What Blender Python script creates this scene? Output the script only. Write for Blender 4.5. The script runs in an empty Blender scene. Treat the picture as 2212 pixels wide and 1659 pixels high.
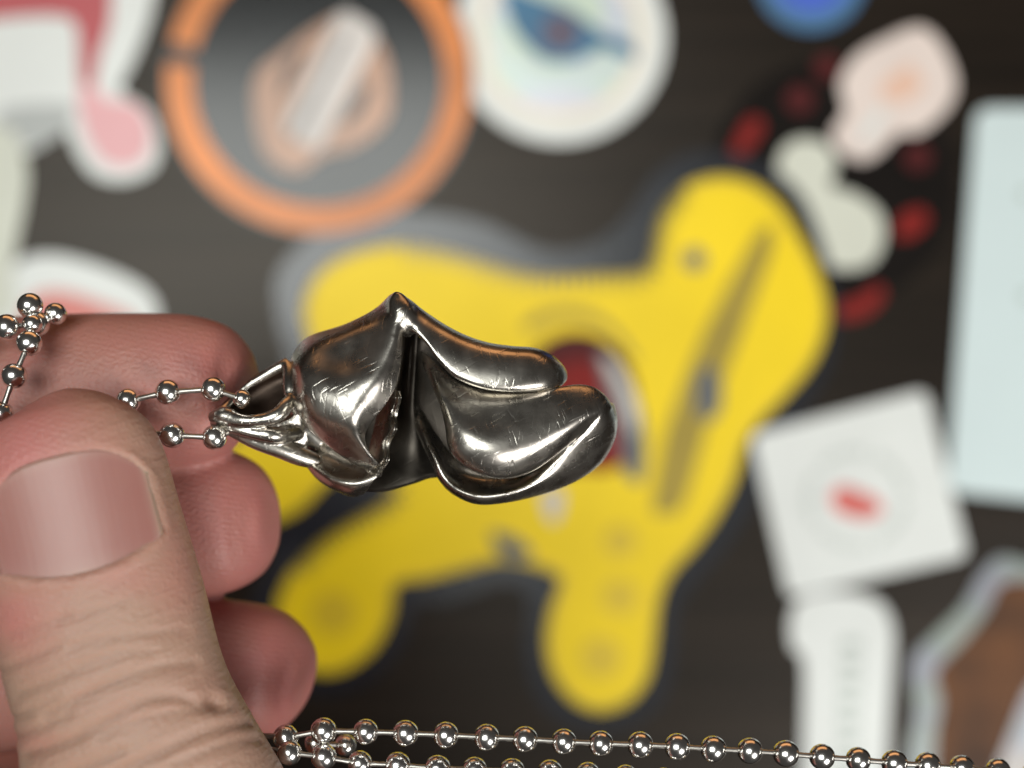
import bpy, bmesh, math, random
import numpy as np
from mathutils import Vector, noise

random.seed(7)
scene = bpy.context.scene
C = scene.collection

# ------------------------------------------------------------------ camera
CAM_H = 0.30            # camera height over the table (m)
FOCUS = 0.16            # distance camera -> pendant (m)
FRAME_W = 0.100         # width of the picture at the pendant (m)
cam_d = bpy.data.cameras.new('camera')
cam = bpy.data.objects.new('camera', cam_d); C.objects.link(cam)
cam.location = (0, 0, CAM_H)
cam_d.sensor_width = 36.0
cam_d.lens = 36.0 * FOCUS / FRAME_W
cam_d.clip_start = 0.005; cam_d.clip_end = 10
cam_d.dof.use_dof = True
cam_d.dof.focus_distance = FOCUS - 0.0015
cam_d.dof.aperture_fstop = 9.4
scene.camera = cam

# ------------------------------------------------------------------ light
scene.view_settings.view_transform = 'Standard'
scene.view_settings.look = 'None'
scene.view_settings.exposure = 0.0
scene.view_settings.gamma = 1.0
w = bpy.data.worlds.new('World'); scene.world = w; w.use_nodes = True
bg = w.node_tree.nodes['Background']
bg.inputs[0].default_value = (1.0, 0.93, 0.86, 1); bg.inputs[1].default_value = 0.05

def area(name, loc, aim, sx, sy, power, col):
    d = bpy.data.lights.new(name, 'AREA'); d.shape = 'RECTANGLE'
    d.size = sx; d.size_y = sy; d.energy = power; d.color = col
    o = bpy.data.objects.new(name, d); C.objects.link(o)
    o.location = loc
    o.rotation_euler = (Vector(aim) - Vector(loc)).to_track_quat('-Z', 'Y').to_euler()
    return o
area('ceiling_panel', (-0.155, 0.05, 0.66), (-0.155, 0.05, 0.0), 0.34, 0.27, 2.8, (0.97, 1.0, 0.96))
area('warm_desk_lamp', (0.02, 0.32, 0.075), (0.0, 0.0, 0.09), 0.42, 0.14, 0.22, (1.0, 0.46, 0.17))
area('added_side_fill', (0.30, -0.30, 0.50), (0.02, 0, 0.02), 0.26, 0.26, 2.6, (1.0, 0.98, 0.95))  # fill lamp added at the side to brighten the sheets and table

# ------------------------------------------------------------------ helpers
K = FRAME_W / FOCUS / 2212.0
def P(px, py, zmm=0.0):
    """a point seen at (px,py) of the 2212x1659 picture, zmm above the plane of the pendant"""
    s = (FOCUS - zmm * 0.001) * K
    return Vector(((px - 1106.0) * s, (829.5 - py) * s, (CAM_H - FOCUS) + zmm * 0.001))
def Z1(x, y): return (438.9 + x * 0.3307, 576.0 + y * 0.3307)
def Z2(x, y): return (822.9 + x * 0.3307, 576.0 + y * 0.3307)
TABLE = -140.0

def link(name, me, mat=None, parent=None, smooth=True):
    o = bpy.data.objects.new(name, me); C.objects.link(o)
    if mat is not None and not me.materials: me.materials.append(mat)
    if smooth: me.polygons.foreach_set('use_smooth', [True] * len(me.polygons))
    if parent is not None: o.parent = parent
    return o
def mesh(name, vs, fs):
    me = bpy.data.meshes.new(name); me.from_pydata([tuple(v) for v in vs], [], fs); me.update()
    return me
def thing(name, label, cat, group=None, loc=None):
    o = bpy.data.objects.new(name, None); C.objects.link(o)
    o.empty_display_size = 0.005
    o['label'] = label; o['category'] = cat
    if group: o['group'] = group
    return o
def tag(o, label, cat, group=None):
    o['label'] = label; o['category'] = cat
    if group: o['group'] = group
    return o

def crom(pts, n, closed=False):
    """Catmull-Rom through the rows of pts (k,...) sampled n times per segment"""
    p = np.asarray(pts, float); k = len(p)
    if closed:
        idx = lambda i: i % k; segs = k
        q = lambda i: p[i % k]
    else:
        segs = k - 1
        def q(i):
            if i < 0: return 2 * p[0] - p[1]
            if i >= k: return 2 * p[-1] - p[-2]
            return p[i]
    out = []
    for i in range(segs):
        a, b, c, d = q(i - 1), q(i), q(i + 1), q(i + 2)
        for j in range(n):
            t = j / n
            out.append(0.5 * ((2 * b) + (c - a) * t + (2 * a - 5 * b + 4 * c - d) * t * t + (3 * b - a - 3 * c + d) * t ** 3))
    if not closed: out.append(p[-1])
    return np.array(out)

# ------------------------------------------------------------------ materials
def new_mat(name):
    m = bpy.data.materials.new(name); m.use_nodes = True
    nt = m.node_tree; b = nt.nodes['Principled BSDF']
    return m, nt, b
def N(nt, t, **kw):
    n = nt.nodes.new(t)
    for k, v in kw.items(): setattr(n, k, v)
    return n
def ramp(nt, fac, stops):
    r = N(nt, 'ShaderNodeValToRGB')
    e = r.color_ramp.elements
    while len(e) < len(stops): e.new(0.5)
    for el, (p, c) in zip(e, stops):
        el.position = p; el.color = (*c, 1) if len(c) == 3 else c
    nt.links.new(fac, r.inputs[0]); return r.outputs[0]
def sheet(name, col, rough=0.35, var=0.08, coat=0.0, scale=60, spec=0.5):
    """printed vinyl: a flat colour with faint mottling and uneven gloss"""
    m, nt, b = new_mat(name)
    tc = N(nt, 'ShaderNodeTexCoord'); no = N(nt, 'ShaderNodeTexNoise')
    no.inputs['Scale'].default_value = scale; no.inputs['Detail'].default_value = 4
    nt.links.new(tc.outputs['Object'], no.inputs['Vector'])
    lo = tuple(c * (1 - var) for c in col); hi = tuple(min(1, c * (1 + var)) for c in col)
    nt.links.new(ramp(nt, no.outputs[0], [(0.3, lo), (0.7, hi)]), b.inputs['Base Color'])
    b.inputs['Roughness'].default_value = rough
    b.inputs['Coat Weight'].default_value = coat
    b.inputs['Specular IOR Level'].default_value = spec
    b.inputs['Coat Roughness'].default_value = 0.12
    return m

# polished, worn silver
def metal(name, col, rough, scratch=0.5, patina=0.35):
    m, nt, b = new_mat(name)
    tc = N(nt, 'ShaderNodeTexCoord')
    b.inputs['Metallic'].default_value = 1.0
    n1 = N(nt, 'ShaderNodeTexNoise'); n1.inputs['Scale'].default_value = 260; n1.inputs['Detail'].default_value = 6
    nt.links.new(tc.outputs['Object'], n1.inputs['Vector'])
    dark = tuple(c * (1 - patina) for c in col)
    nt.links.new(ramp(nt, n1.outputs[0], [(0.35, dark), (0.62, col)]), b.inputs['Base Color'])
    rr = N(nt, 'ShaderNodeMapRange'); rr.inputs[3].default_value = rough * 0.8; rr.inputs[4].default_value = rough * 1.35
    n2 = N(nt, 'ShaderNodeTexNoise'); n2.inputs['Scale'].default_value = 520; n2.inputs['Detail'].default_value = 5
    nt.links.new(tc.outputs['Object'], n2.inputs['Vector'])
    nt.links.new(n2.outputs[0], rr.inputs[0]); nt.links.new(rr.outputs[0], b.inputs['Roughness'])
    if scratch:
        # many short scratches: stretched voronoi edges in three directions
        prev = None
        for k, (rot, sc, st) in enumerate(((1.45, 5200, 9), (1.95, 4300, 8), (0.5, 4800, 10))):
            mp = N(nt, 'ShaderNodeMapping', vector_type='TEXTURE'); mp.inputs['Rotation'].default_value = (0, 0, rot)
            mp.inputs['Scale'].default_value = (st / sc, 1.0 / sc, st / sc)
            nt.links.new(tc.outputs['Object'], mp.inputs['Vector'])
            nz = N(nt, 'ShaderNodeTexNoise'); nz.inputs['Scale'].default_value = 1.0; nz.inputs['Detail'].default_value = 0.5
            nt.links.new(mp.outputs[0], nz.inputs['Vector'])
            f = ramp(nt, nz.outputs[0], [(0.66, (0, 0, 0)), (0.74, (1, 1, 1))])
            if prev is None: prev = f
            else:
                ad = N(nt, 'ShaderNodeMath', operation='ADD'); nt.links.new(prev, ad.inputs[0]); nt.links.new(f, ad.inputs[1]); prev = ad.outputs[0]
        pm = N(nt, 'ShaderNodeTexNoise'); pm.inputs['Scale'].default_value = 330; pm.inputs['Detail'].default_value = 2
        nt.links.new(tc.outputs['Object'], pm.inputs['Vector'])
        pf = ramp(nt, pm.outputs[0], [(0.36, (0, 0, 0)), (0.58, (1, 1, 1))])
        mu = N(nt, 'ShaderNodeMath', operation='MULTIPLY'); nt.links.new(prev, mu.inputs[0]); nt.links.new(pf, mu.inputs[1]); prev = mu.outputs[0]
        nz = N(nt, 'ShaderNodeTexNoise'); nz.inputs['Scale'].default_value = 420; nz.inputs['Detail'].default_value = 3
        nt.links.new(tc.outputs['Object'], nz.inputs['Vector'])
        b1 = N(nt, 'ShaderNodeBump'); b1.inputs['Strength'].default_value = 0.25; b1.inputs['Distance'].default_value = 0.0001
        nt.links.new(nz.outputs[0], b1.inputs['Height'])
        b2 = N(nt, 'ShaderNodeBump', invert=True); b2.inputs['Strength'].default_value = scratch; b2.inputs['Distance'].default_value = 0.00004
        nt.links.new(prev, b2.inputs['Height']); nt.links.new(b1.outputs[0], b2.inputs['Normal'])
        nt.links.new(b2.outputs[0], b.inputs['Normal'])
    return m
SILVER = metal('worn_silver', (0.60, 0.565, 0.51), 0.26, 0.45, 0.40)
SILVER_DARK = metal('dark_silver', (0.10, 0.088, 0.075), 0.46, 0.4, 0.4)  # much darker silver for the back wall of the hollow
BEAD = metal('bead_silver', (0.82, 0.80, 0.77), 0.19, 0.0, 0.12)

# ------------------------------------------------------------------ table
def table_material():
    m, nt, b = new_mat('dark_table_laminate')
    tc = N(nt, 'ShaderNodeTexCoord'); mp = N(nt, 'ShaderNodeMapping')
    mp.inputs['Scale'].default_value = (6, 190, 1); nt.links.new(tc.outputs['Object'], mp.inputs['Vector'])
    no = N(nt, 'ShaderNodeTexNoise'); no.inputs['Scale'].default_value = 1.6; no.inputs['Detail'].default_value = 6
    no.inputs['Distortion'].default_value = 0.6
    nt.links.new(mp.outputs[0], no.inputs['Vector'])
    nt.links.new(ramp(nt, no.outputs[0], [(0.3, (0.006, 0.0045, 0.0035)), (0.7, (0.020, 0.014, 0.010))]), b.inputs['Base Color'])
    bp = N(nt, 'ShaderNodeBump'); bp.inputs['Strength'].default_value = 0.3; bp.inputs['Distance'].default_value = 0.0003
    nt.links.new(no.outputs[0], bp.inputs['Height']); nt.links.new(bp.outputs[0], b.inputs['Normal'])
    b.inputs['Roughness'].default_value = 0.34; b.inputs['Specular IOR Level'].default_value = 0.24; b.inputs['Specular Tint'].default_value = (1.0, 0.92, 0.83, 1)
    return m
bm = bmesh.new(); bmesh.ops.create_cube(bm, size=1.0)
bmesh.ops.scale(bm, vec=(0.70, 0.60, 0.02), verts=bm.verts); bmesh.ops.translate(bm, vec=(0, 0, -0.01), verts=bm.verts)
me = bpy.data.meshes.new('table_top'); bm.to_mesh(me); bm.free()
table = link('table_top', me, table_material(), smooth=False); table['kind'] = 'structure'

# ------------------------------------------------------------------ stickers
WHITE = sheet('white_vinyl', (0.72, 0.75, 0.73), 0.4, 0.04)
OFFWHITE = sheet('offwhite_vinyl', (0.62, 0.64, 0.55), 0.45, 0.05)
BLACK = sheet('black_gloss_vinyl', (0.012, 0.013, 0.014), 0.16, 0.2, 0.0, spec=0.36)
NAVY = sheet('dark_outline_vinyl', (0.012, 0.014, 0.020), 0.25, 0.2, 0.0)
MATTEBLACK = sheet('matte_black_vinyl', (0.008, 0.006, 0.005), 0.5, 0.2, spec=0.08)
YELLOW = sheet('yellow_vinyl', (0.90, 0.66, 0.006), 0.42, 0.05, spec=0.3)
YELLOW_D = sheet('ochre_print', (0.70, 0.50, 0.010), 0.45, 0.08)
OLIVE = sheet('olive_dark_print', (0.36, 0.26, 0.015), 0.45, 0.15)
ORANGE = sheet('orange_print', (0.68, 0.215, 0.038), 0.34, 0.28, 0.0, 40, spec=0.4)
BRONZE = sheet('bronze_print', (0.42, 0.23, 0.14), 0.28, 0.3, 0.0, 70)
PALEGREY = sheet('pale_grey_print', (0.56, 0.52, 0.49), 0.28, 0.2, 0.0)
RED = sheet('red_print', (0.22, 0.011, 0.008), 0.5, 0.15, spec=0.2)
DARKRED = sheet('dark_red_print', (0.085, 0.009, 0.010), 0.5, 0.2, spec=0.2)
CRIMSON = sheet('crimson_print', (0.45, 0.06, 0.07), 0.4, 0.1)
PINK = sheet('pink_print', (0.74, 0.38, 0.40), 0.4, 0.08)
SALMON = sheet('salmon_print', (0.62, 0.17, 0.14), 0.4, 0.1)
PEACH = sheet('peach_print', (0.78, 0.52, 0.40), 0.4, 0.06)
BLUSH = sheet('blush_print', (0.76, 0.66, 0.61), 0.4, 0.05)
BLUE = sheet('blue_vinyl', (0.06, 0.12, 0.55), 0.35, 0.15)
TEAL = sheet('teal_blue_print', (0.035, 0.14, 0.26), 0.35, 0.3, 0.0, 90)
GREENISH = sheet('pale_green_print', (0.55, 0.66, 0.55), 0.35, 0.12)
PALEBLUE = sheet('pale_blue_card', (0.60, 0.71, 0.72), 0.5, 0.02)
GREYMARK = sheet('grey_print', (0.34, 0.40, 0.36), 0.5, 0.15)
DARKMARK = sheet('dark_grey_print', (0.10, 0.11, 0.12), 0.5, 0.15)
BROWN = sheet('amber_brown_print', (0.11, 0.040, 0.010), 0.5, 0.6, 0.0, 75, spec=0.25)
CREAM = sheet('cream_print', (0.80, 0.74, 0.62), 0.35, 0.04)
def holo(name, base):
    m, nt, b = new_mat(name)
    tc = N(nt, 'ShaderNodeTexCoord'); no = N(nt, 'ShaderNodeTexNoise'); no.inputs['Scale'].default_value = 45
    no.inputs['Detail'].default_value = 2; no.inputs['Distortion'].default_value = 1.5
    nt.links.new(tc.outputs['Object'], no.inputs['Vector'])
    c = ramp(nt, no.outputs[0], [(0.25, (base * 1.0, base * 0.90, base * 0.97)), (0.42, (base * 0.82, base * 1.0, base * 0.88)), (0.55, (base * 0.85, base * 0.9, base * 1.05)), (0.72, (base * 1.05, base * 0.96, base * 0.85))])
    nt.links.new(c, b.inputs['Base Color']); b.inputs['Roughness'].default_value = 0.3
    b.inputs['Metallic'].default_value = 0.15
    return m
HOLO = holo('iridescent_foil', 0.66)
HOLO_D = holo('iridescent_edge_foil', 0.30)

def slab(name, outline, mat, z0, th, parent=None, hole=None, curved=True, sub=6):
    """a sheet of real thickness (mm) lying z0 mm above the table"""
    pts = crom(np.array(outline, float), sub, closed=True) if curved else np.array(outline, float)
    # the table is seen head on: place each outline point at its own height
    bm = bmesh.new()
    def ring(q, z): return [bm.verts.new(P(x, y, TABLE + z)) for x, y in q]
    if hole is None:
        t = ring(pts, z0 + th); bt = ring(pts, z0)
        bm.faces.new(t)
        n = len(t)
        for i in range(n): bm.faces.new((t[i], bt[i], bt[(i + 1) % n], t[(i + 1) % n]))
    else:
        h = crom(np.array(hole, float), sub, closed=True) if curved else np.array(hole, float)
        t = ring(pts, z0 + th); bt = ring(pts, z0); ht = ring(h, z0 + th); hb = ring(h, z0)
        n = len(t)
        for i in range(n):
            j = (i + 1) % n
            bm.faces.new((t[i], bt[i], bt[j], t[j])); bm.faces.new((ht[j], hb[j], hb[i], ht[i]))
            bm.faces.new((t[i], t[j], ht[j], ht[i]))
    bmesh.ops.recalc_face_normals(bm, faces=bm.faces)
    me = bpy.data.meshes.new(name); bm.to_mesh(me); bm.free()
    return link(name, me, mat, parent, smooth=False)
def circ(cx, cy, r, n=20, a0=0, ry=None):
    ry = ry or r
    return [(cx + r * math.cos(a0 + 2 * math.pi * i / n), cy + ry * math.sin(a0 + 2 * math.pi * i / n)) for i in range(n)]
def rrect(c, r, n=5):
    """rounded polygon through corners c"""
    out = []; k = len(c)
    for i in range(k):
        p, q, s = Vector(c[i - 1]), Vector(c[i]), Vector(c[(i + 1) % k])
        a = q + (p - q).normalized() * r; b = q + (s - q).normalized() * r
        for j in range(n + 1):
            t = j / n; out.append(tuple((1 - t) ** 2 * a + 2 * t * (1 - t) * q + t * t * b))
    return out
def arcband(cx, cy, r0, r1, a, b, n=14):
    o = []
    for i in range(n + 1):
        t = math.radians(a + (b - a) * i / n); o.append((cx + r1 * math.cos(t), cy + r1 * math.sin(t)))
    for i in range(n, -1, -1):
        t = math.radians(a + (b - a) * i / n); o.append((cx + r0 * math.cos(t), cy + r0 * math.sin(t)))
    return o
def sticker(label, base_outline, mat, z=0.03, th=0.18, curved=True, cat='sticker'):
    t = thing('sticker', label, cat, 'stickers on the dark table top')
    slab('backing', base_outline, mat, z, th, t, curved=curved)
    return t, z + th

# yellow splayed shape with a dark outline
yel = [(655, 670), (690, 590), (770, 545), (880, 528), (980, 545), (1080, 575), (1180, 597), (1300, 592), (1395, 585), (1412, 520),
       (1432, 450), (1482, 402), (1552, 382), (1622, 395), (1682, 440), (1724, 505), (1762, 575), (1786, 655), (1780, 725), (1748, 795),
       (1695, 858), (1640, 915), (1608, 965), (1588, 1035), (1550, 1112), (1502, 1180), (1452, 1235), (1424, 1300), (1415, 1385), (1400, 1462),
       (1360, 1515), (1300, 1536), (1240, 1515), (1196, 1460), (1180, 1390), (1190, 1315), (1212, 1250), (1150, 1222), (1080, 1212), (1000, 1232),
       (920, 1252), (856, 1262), (846, 1325), (815, 1392), (760, 1440), (700, 1455), (640, 1432), (602, 1372), (600, 1300), (640, 1222),
       (700, 1165), (780, 1115), (850, 1070), (800, 1020), (720, 1030), (650, 1100), (570, 1128), (480, 1095), (450, 1010), (520, 940), (630, 880), (672, 770)]
def grow(o, d):
    q = crom(np.array(o, float), 4, closed=True); n = len(q); out = []
    for i in range(0, n, 2):
        tx, ty = q[(i + 2) % n] - q[i - 2]; L = math.hypot(tx, ty) + 1e-6
        out.append((q[i][0] + ty / L * d, q[i][1] - tx / L * d))
    return out
outl = [(600, 690), (600, 590), (680, 505), (790, 470), (900, 458), (1040, 480), (1180, 540), (1290, 520), (1360, 460), (1410, 385), (1480, 335),
        (1570, 330), (1660, 360), (1730, 420), (1775, 520), (1808, 640), (1806, 740), (1775, 825), (1700, 930), (1650, 1010), (1620, 1100),
        (1560, 1190), (1500, 1260), (1462, 1320), (1455, 1420), (1430, 1510), (1370, 1565), (1300, 1580), (1220, 1560), (1160, 1500), (1135, 1400), (1140, 1290),
        (1080, 1262), (980, 1300), (900, 1310), (870, 1390), (800, 1470), (700, 1500), (610, 1470), (550, 1390), (545, 1290), (590, 1200), (560, 1165), (450, 1130),
        (410, 1010), (480, 910), (590, 860), (620, 780)]
t, z = sticker('large yellow splayed sticker with rounded limbs and a dark outline, behind the silver pendant', outl, NAVY, 0.03, 0.2)
slab('yellow_print', yel, YELLOW, z, 0.05, t)
z2 = z + 0.06
ye = crom(np.array(yel, float), 4, closed=True)[::2]; yi = grow(yel, -13); yo = grow(yel, 13)
def poly_area(o): return abs(sum(o[i - 1][0] * o[i][1] - o[i][0] * o[i - 1][1] for i in range(len(o))))
slab('ochre_edge', [tuple(q) for q in ye], YELLOW_D, z2 - 0.005, 0.02, t, hole=yi if poly_area(yi) < poly_area(yo) else yo, curved=False)
slab('dark_opening', circ(1245, 868, 132, 16, 0, 150), DARKRED, z2, 0.03, t)
slab('red_patch', [(1150, 860), (1200, 790), (1290, 785), (1350, 880), (1350, 990), (1290, 1020), (1190, 980)], RED, z2 + 0.04, 0.03, t)
slab('grey_crescent', [(1290, 760), (1340, 790), (1380, 870), (1395, 960), (1385, 1040), (1350, 1020), (1335, 930), (1310, 850)], DARKMARK, z2 + 0.08, 0.03, t)
slab('grey_crescent', [(1300, 770), (1340, 800), (1375, 880), (1370, 940), (1340, 860)], PALEGREY, z2 + 0.12, 0.03, t)
slab('grey_drip', [(1172, 1060), (1215, 1060), (1212, 1110), (1195, 1130), (1178, 1110)], PALEGREY, z2, 0.03, t)
slab('ochre_line', [(1640, 500), (1672, 520), (1610, 700), (1540, 880), (1480, 1080), (1440, 1110), (1410, 1090), (1450, 900), (1530, 700)], OLIVE, z2, 0.03, t)
slab('ochre_spot', circ(1500, 560, 24, 10), DARKMARK, z2, 0.03, t)
slab('ochre_spot', circ(1530, 850, 30, 10, 0, 60), DARKMARK, z2 + 0.04, 0.03, t)
slab('ochre_spot', circ(720, 1325, 48, 12), YELLOW_D, z2, 0.03, t)
slab('ochre_spot', circ(1300, 1420, 44, 12), YELLOW_D, z2, 0.03, t)
slab('ochre_spot', circ(1340, 1290, 40, 12), YELLOW_D, z2, 0.03, t)
slab('ochre_spot', circ(1340, 1170, 36, 12), YELLOW_D, z2, 0.03, t)
slab('dark_contour', [(1130, 700), (1180, 670), (1260, 668), (1320, 700), (1375, 770), (1360, 775), (1310, 715), (1250, 690), (1190, 692), (1145, 715)], OLIVE, z2, 0.03, t)
hp = crom(np.array(yel, float), 5, closed=True)
def hatch(i0, i1, L, W_):
    for k in range(i0 * 5, i1 * 5):                       # printed strokes reaching in from the edge
        p = hp[k]; tx, ty = hp[(k + 1) % len(hp)] - hp[k - 1]; q = math.hypot(tx, ty) + 1e-6; tx /= q; ty /= q
        nx, ny = -ty, tx
        slab('hatch_stroke', [(p[0] + tx * W_, p[1] + ty * W_), (p[0] + nx * L, p[1] + ny * L), (p[0] - tx * W_, p[1] - ty * W_)], NAVY, z2 + 0.02, 0.015, t, curved=False)
hatch(3, 11, 42, 6); hatch(49, 53, 42, 6)
slab('dark_seam', [(1060, 1150), (1120, 1165), (1150, 1200), (1090, 1205)], DARKMARK, z2, 0.03, t)

# round black sticker with an orange ring and a bronze emblem
t, z = sticker('round black sticker with orange ring and bronze shield emblem, top left of the pendant', circ(688, 172, 336, 28), BLACK)
slab('orange_ring', arcband(688, 172, 272, 330, -80, 186, 60), ORANGE, z, 0.05, t, curved=False)
slab('orange_ring', arcband(688, 172, 272, 330, 194, 262, 24), ORANGE, z, 0.05, t, curved=False)
em = slab('shield_emblem', [(600, 120), (680, 60), (760, 30), (830, 110), (845, 200), (830, 270), (760, 320), (700, 335), (640, 372), (570, 330), (548, 230), (556, 160)], BRONZE, z, 0.05, t)
slab('emblem_gap', [(612, 150), (650, 110), (655, 120), (625, 180), (605, 210)], BLACK, z + 0.06, 0.02, t)
slab('emblem_gap', [(745, 240), (790, 180), (800, 200), (780, 240), (740, 275)], BLACK, z + 0.06, 0.02, t)
slab('bar', rrect([(738, 14), (822, 66), (690, 330), (606, 282)], 30), PALEGREY, z + 0.09, 0.05, t, curved=False)
for i in range(15):       # the row of small dark letters along the bar, too soft to read
    f = i / 14.0
    cx, cy = 745 - 112 * f, 85 + 208 * f
    slab('letter_mark', rrect([(cx - 9, cy - 3), (cx + 5, cy - 9), (cx + 9, cy + 3), (cx - 5, cy + 9)], 2, 2), DARKMARK, z + 0.15, 0.02, t, curved=False)

# round iridescent sticker
t, z = sticker('round iridescent white sticker with blue eye-like swirl, top centre', circ(1210, 80, 230, 26), WHITE)
slab('cream_ring', circ(1210, 80, 186, 26), CREAM, z, 0.04, t)
slab('foil_disc', circ(1210, 80, 160, 26), HOLO, z + 0.05, 0.03, t)
slab('green_swirl', [(1120, -40), (1290, -20), (1300, 60), (1310, 110), (1250, 140), (1170, 150), (1110, 100), (1090, 20)], GREENISH, z + 0.09, 0.03, t)
slab('blue_swirl', [(1090, -30), (1150, -10), (1230, 20), (1300, 70), (1360, 90), (1370, 130), (1300, 105), (1250, 130), (1180, 130), (1130, 90), (1100, 40)], TEAL, z + 0.13, 0.03, t)
slab('violet_pupil', circ(1210, 70, 42, 14), sheet('violet_print', (0.10, 0.08, 0.13), 0.35, 0.2), z + 0.17, 0.03, t)

# blue sticker on the upper edge
t, z = sticker('bright blue rounded sticker cut off by the top edge', circ(1752, -52, 118, 20), sheet('blue_rim_vinyl', (0.07, 0.18, 0.34), 0.35, 0.1))
slab('blue_print', circ(1752, -62, 88, 18), BLUE, z, 0.04, t)

# pale blob with a peach centre
t, z = sticker('white blob-shaped sticker with a peach five-sided centre, upper right', [(1850, 120), (1920, 80), (1985, 58), (2030, 90), (2065, 170), (2050, 230), (1990, 285), (1940, 290), (1900, 330), (1862, 348), (1812, 325), (1798, 285), (1825, 240), (1815, 180)], BLUSH)
slab('peach_pentagon', rrect([(1930, 160), (1965, 135), (1998, 185), (1960, 220), (1905, 218), (1900, 185)], 12), PEACH, z, 0.04, t, curved=False)
slab('pale_stem', [(1900, 235), (1915, 245), (1880, 300), (1855, 305), (1868, 270)], WHITE, z, 0.04, t)

# black sticker with a bone-like pale shape and a ring of red dashes
t, z = sticker('black sticker with a pale bent bone shape inside a ring of red dashes', circ(1800, 395, 268, 24), MATTEBLACK, 0.003, 0.010)
slab('bone_shape', [(1690, 325), (1730, 300), (1785, 312), (1808, 360), (1795, 400), (1850, 420), (1900, 460), (1908, 520), (1880, 570), (1820, 582), (1765, 560), (1730, 500), (1705, 440), (1680, 380)], OFFWHITE, z, 0.012, t)
for o in (circ(1787, 145, 26, 12), circ(1727, 215, 28, 12), circ(1982, 340, 28, 12)):
    slab('red_dash', o, DARKRED, z, 0.008, t)
for o in ([(1610, 262), (1640, 255), (1648, 280), (1622, 318), (1590, 350), (1578, 330)], [(1945, 468), (1990, 450), (2005, 478), (1975, 510), (1938, 512)], [(1810, 660), (1860, 640), (1895, 615), (1910, 640), (1870, 682), (1815, 690)]):
    slab('red_dash', o, RED, z, 0.008, t)

# pale blue card on the right edge
t, z = sticker('pale blue card with rounded corners at the right edge', rrect([(2108, 232), (2420, 232), (2360, 1096), (2046, 1062)], 36), PALEBLUE, 0.02, 0.3, False, 'card')
slab('grey_mark', circ(2216, 420, 12, 10), GREYMARK, z, 0.03, t)
slab('grey_mark', circ(2218, 640, 12, 10), GREYMARK, z, 0.03, t)

# white square sticker with a red centre and ring of tiny print
sq = rrect([(1622, 940), (2000, 842), (2092, 1202), (1702, 1292)], 26)
t, z = sticker('white square sticker with red centre and ring of tiny grey print', sq, WHITE, 0.02, 0.25, False)
cx, cy = 1850, 1078
def inset(f): return rrect([(cx + (x - cx) * f, cy + (y - cy) * f) for x, y in ((1622, 940), (2000, 842), (2092, 1202), (1702, 1292))], 10)
slab('raised_panel', inset(0.78), WHITE, z, 0.12, t, curved=False)
for i in range(40):
    a = 2 * math.pi * i / 40
    if abs(math.sin(a * 2.5)) < 0.15: continue
    x, y = cx + 105 * math.cos(a), cy + 102 * math.sin(a); ux, uy = math.cos(a), math.sin(a)
    L, W_ = 8, 3.5
    slab('print_mark', [(x - ux * L - uy * W_, y - uy * L + ux * W_), (x + ux * L - uy * W_, y + uy * L + ux * W_), (x + ux * L + uy * W_, y + uy * L - ux * W_), (x - ux * L + uy * W_, y - uy * L - ux * W_)], GREYMARK, z + 0.13, 0.02, t, curved=False)
slab('red_emblem', [(1795, 1070), (1815, 1050), (1850, 1058), (1895, 1080), (1905, 1105), (1880, 1120), (1840, 1118), (1805, 1100)], sheet('coral_print', (0.62, 0.12, 0.10), 0.4, 0.2, 0, 200), z + 0.13, 0.03, t)

# white tag-shaped sticker under the square one
t, z = sticker('white tag-shaped sticker with a round head below the square sticker', [(1706, 1350), (1722, 1300), (1780, 1280), (1850, 1282), (1905, 1305), (1930, 1360), (1928, 1440), (1920, 1560), (1915, 1680), (1912, 1760), (1730, 1760), (1732, 1680), (1735, 1560), (1735, 1430), (1712, 1400)], WHITE, 0.02, 0.2)
for i in range(8):
    y = 1380 + i * 42
    for k in range(3):
        slab('print_mark', rrect([(1818 - i * 1.5 + k * 15, y), (1828 - i * 1.5 + k * 15, y), (1828 - i * 1.5 + k * 15, y + 26), (1818 - i * 1.5 + k * 15, y + 26)], 3, 2), GREYMARK, z, 0.02, t, curved=False)

# amber sticker with iridescent margin
t, z = sticker('amber brown sticker with an iridescent margin in the lower right corner', [(1970, 1430), (2020, 1370), (2080, 1310), (2120, 1240), (2160, 1205), (2215, 1215), (2330, 1260), (2360, 1500), (2330, 1760), (2000, 1780), (1962, 1650), (1978, 1540)], HOLO_D)
slab('amber_print', [(2022, 1450), (2080, 1385), (2130, 1320), (2168, 1258), (2260, 1280), (2300, 1500), (2280, 1730), (2040, 1730), (2020, 1600), (2032, 1520)], BROWN, z, 0.04, t)
slab('silver_patch', [(2190, 1570), (2240, 1470), (2300, 1500), (2290, 1700), (2150, 1720)], HOLO_D, z + 0.05, 0.03, t)

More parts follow.
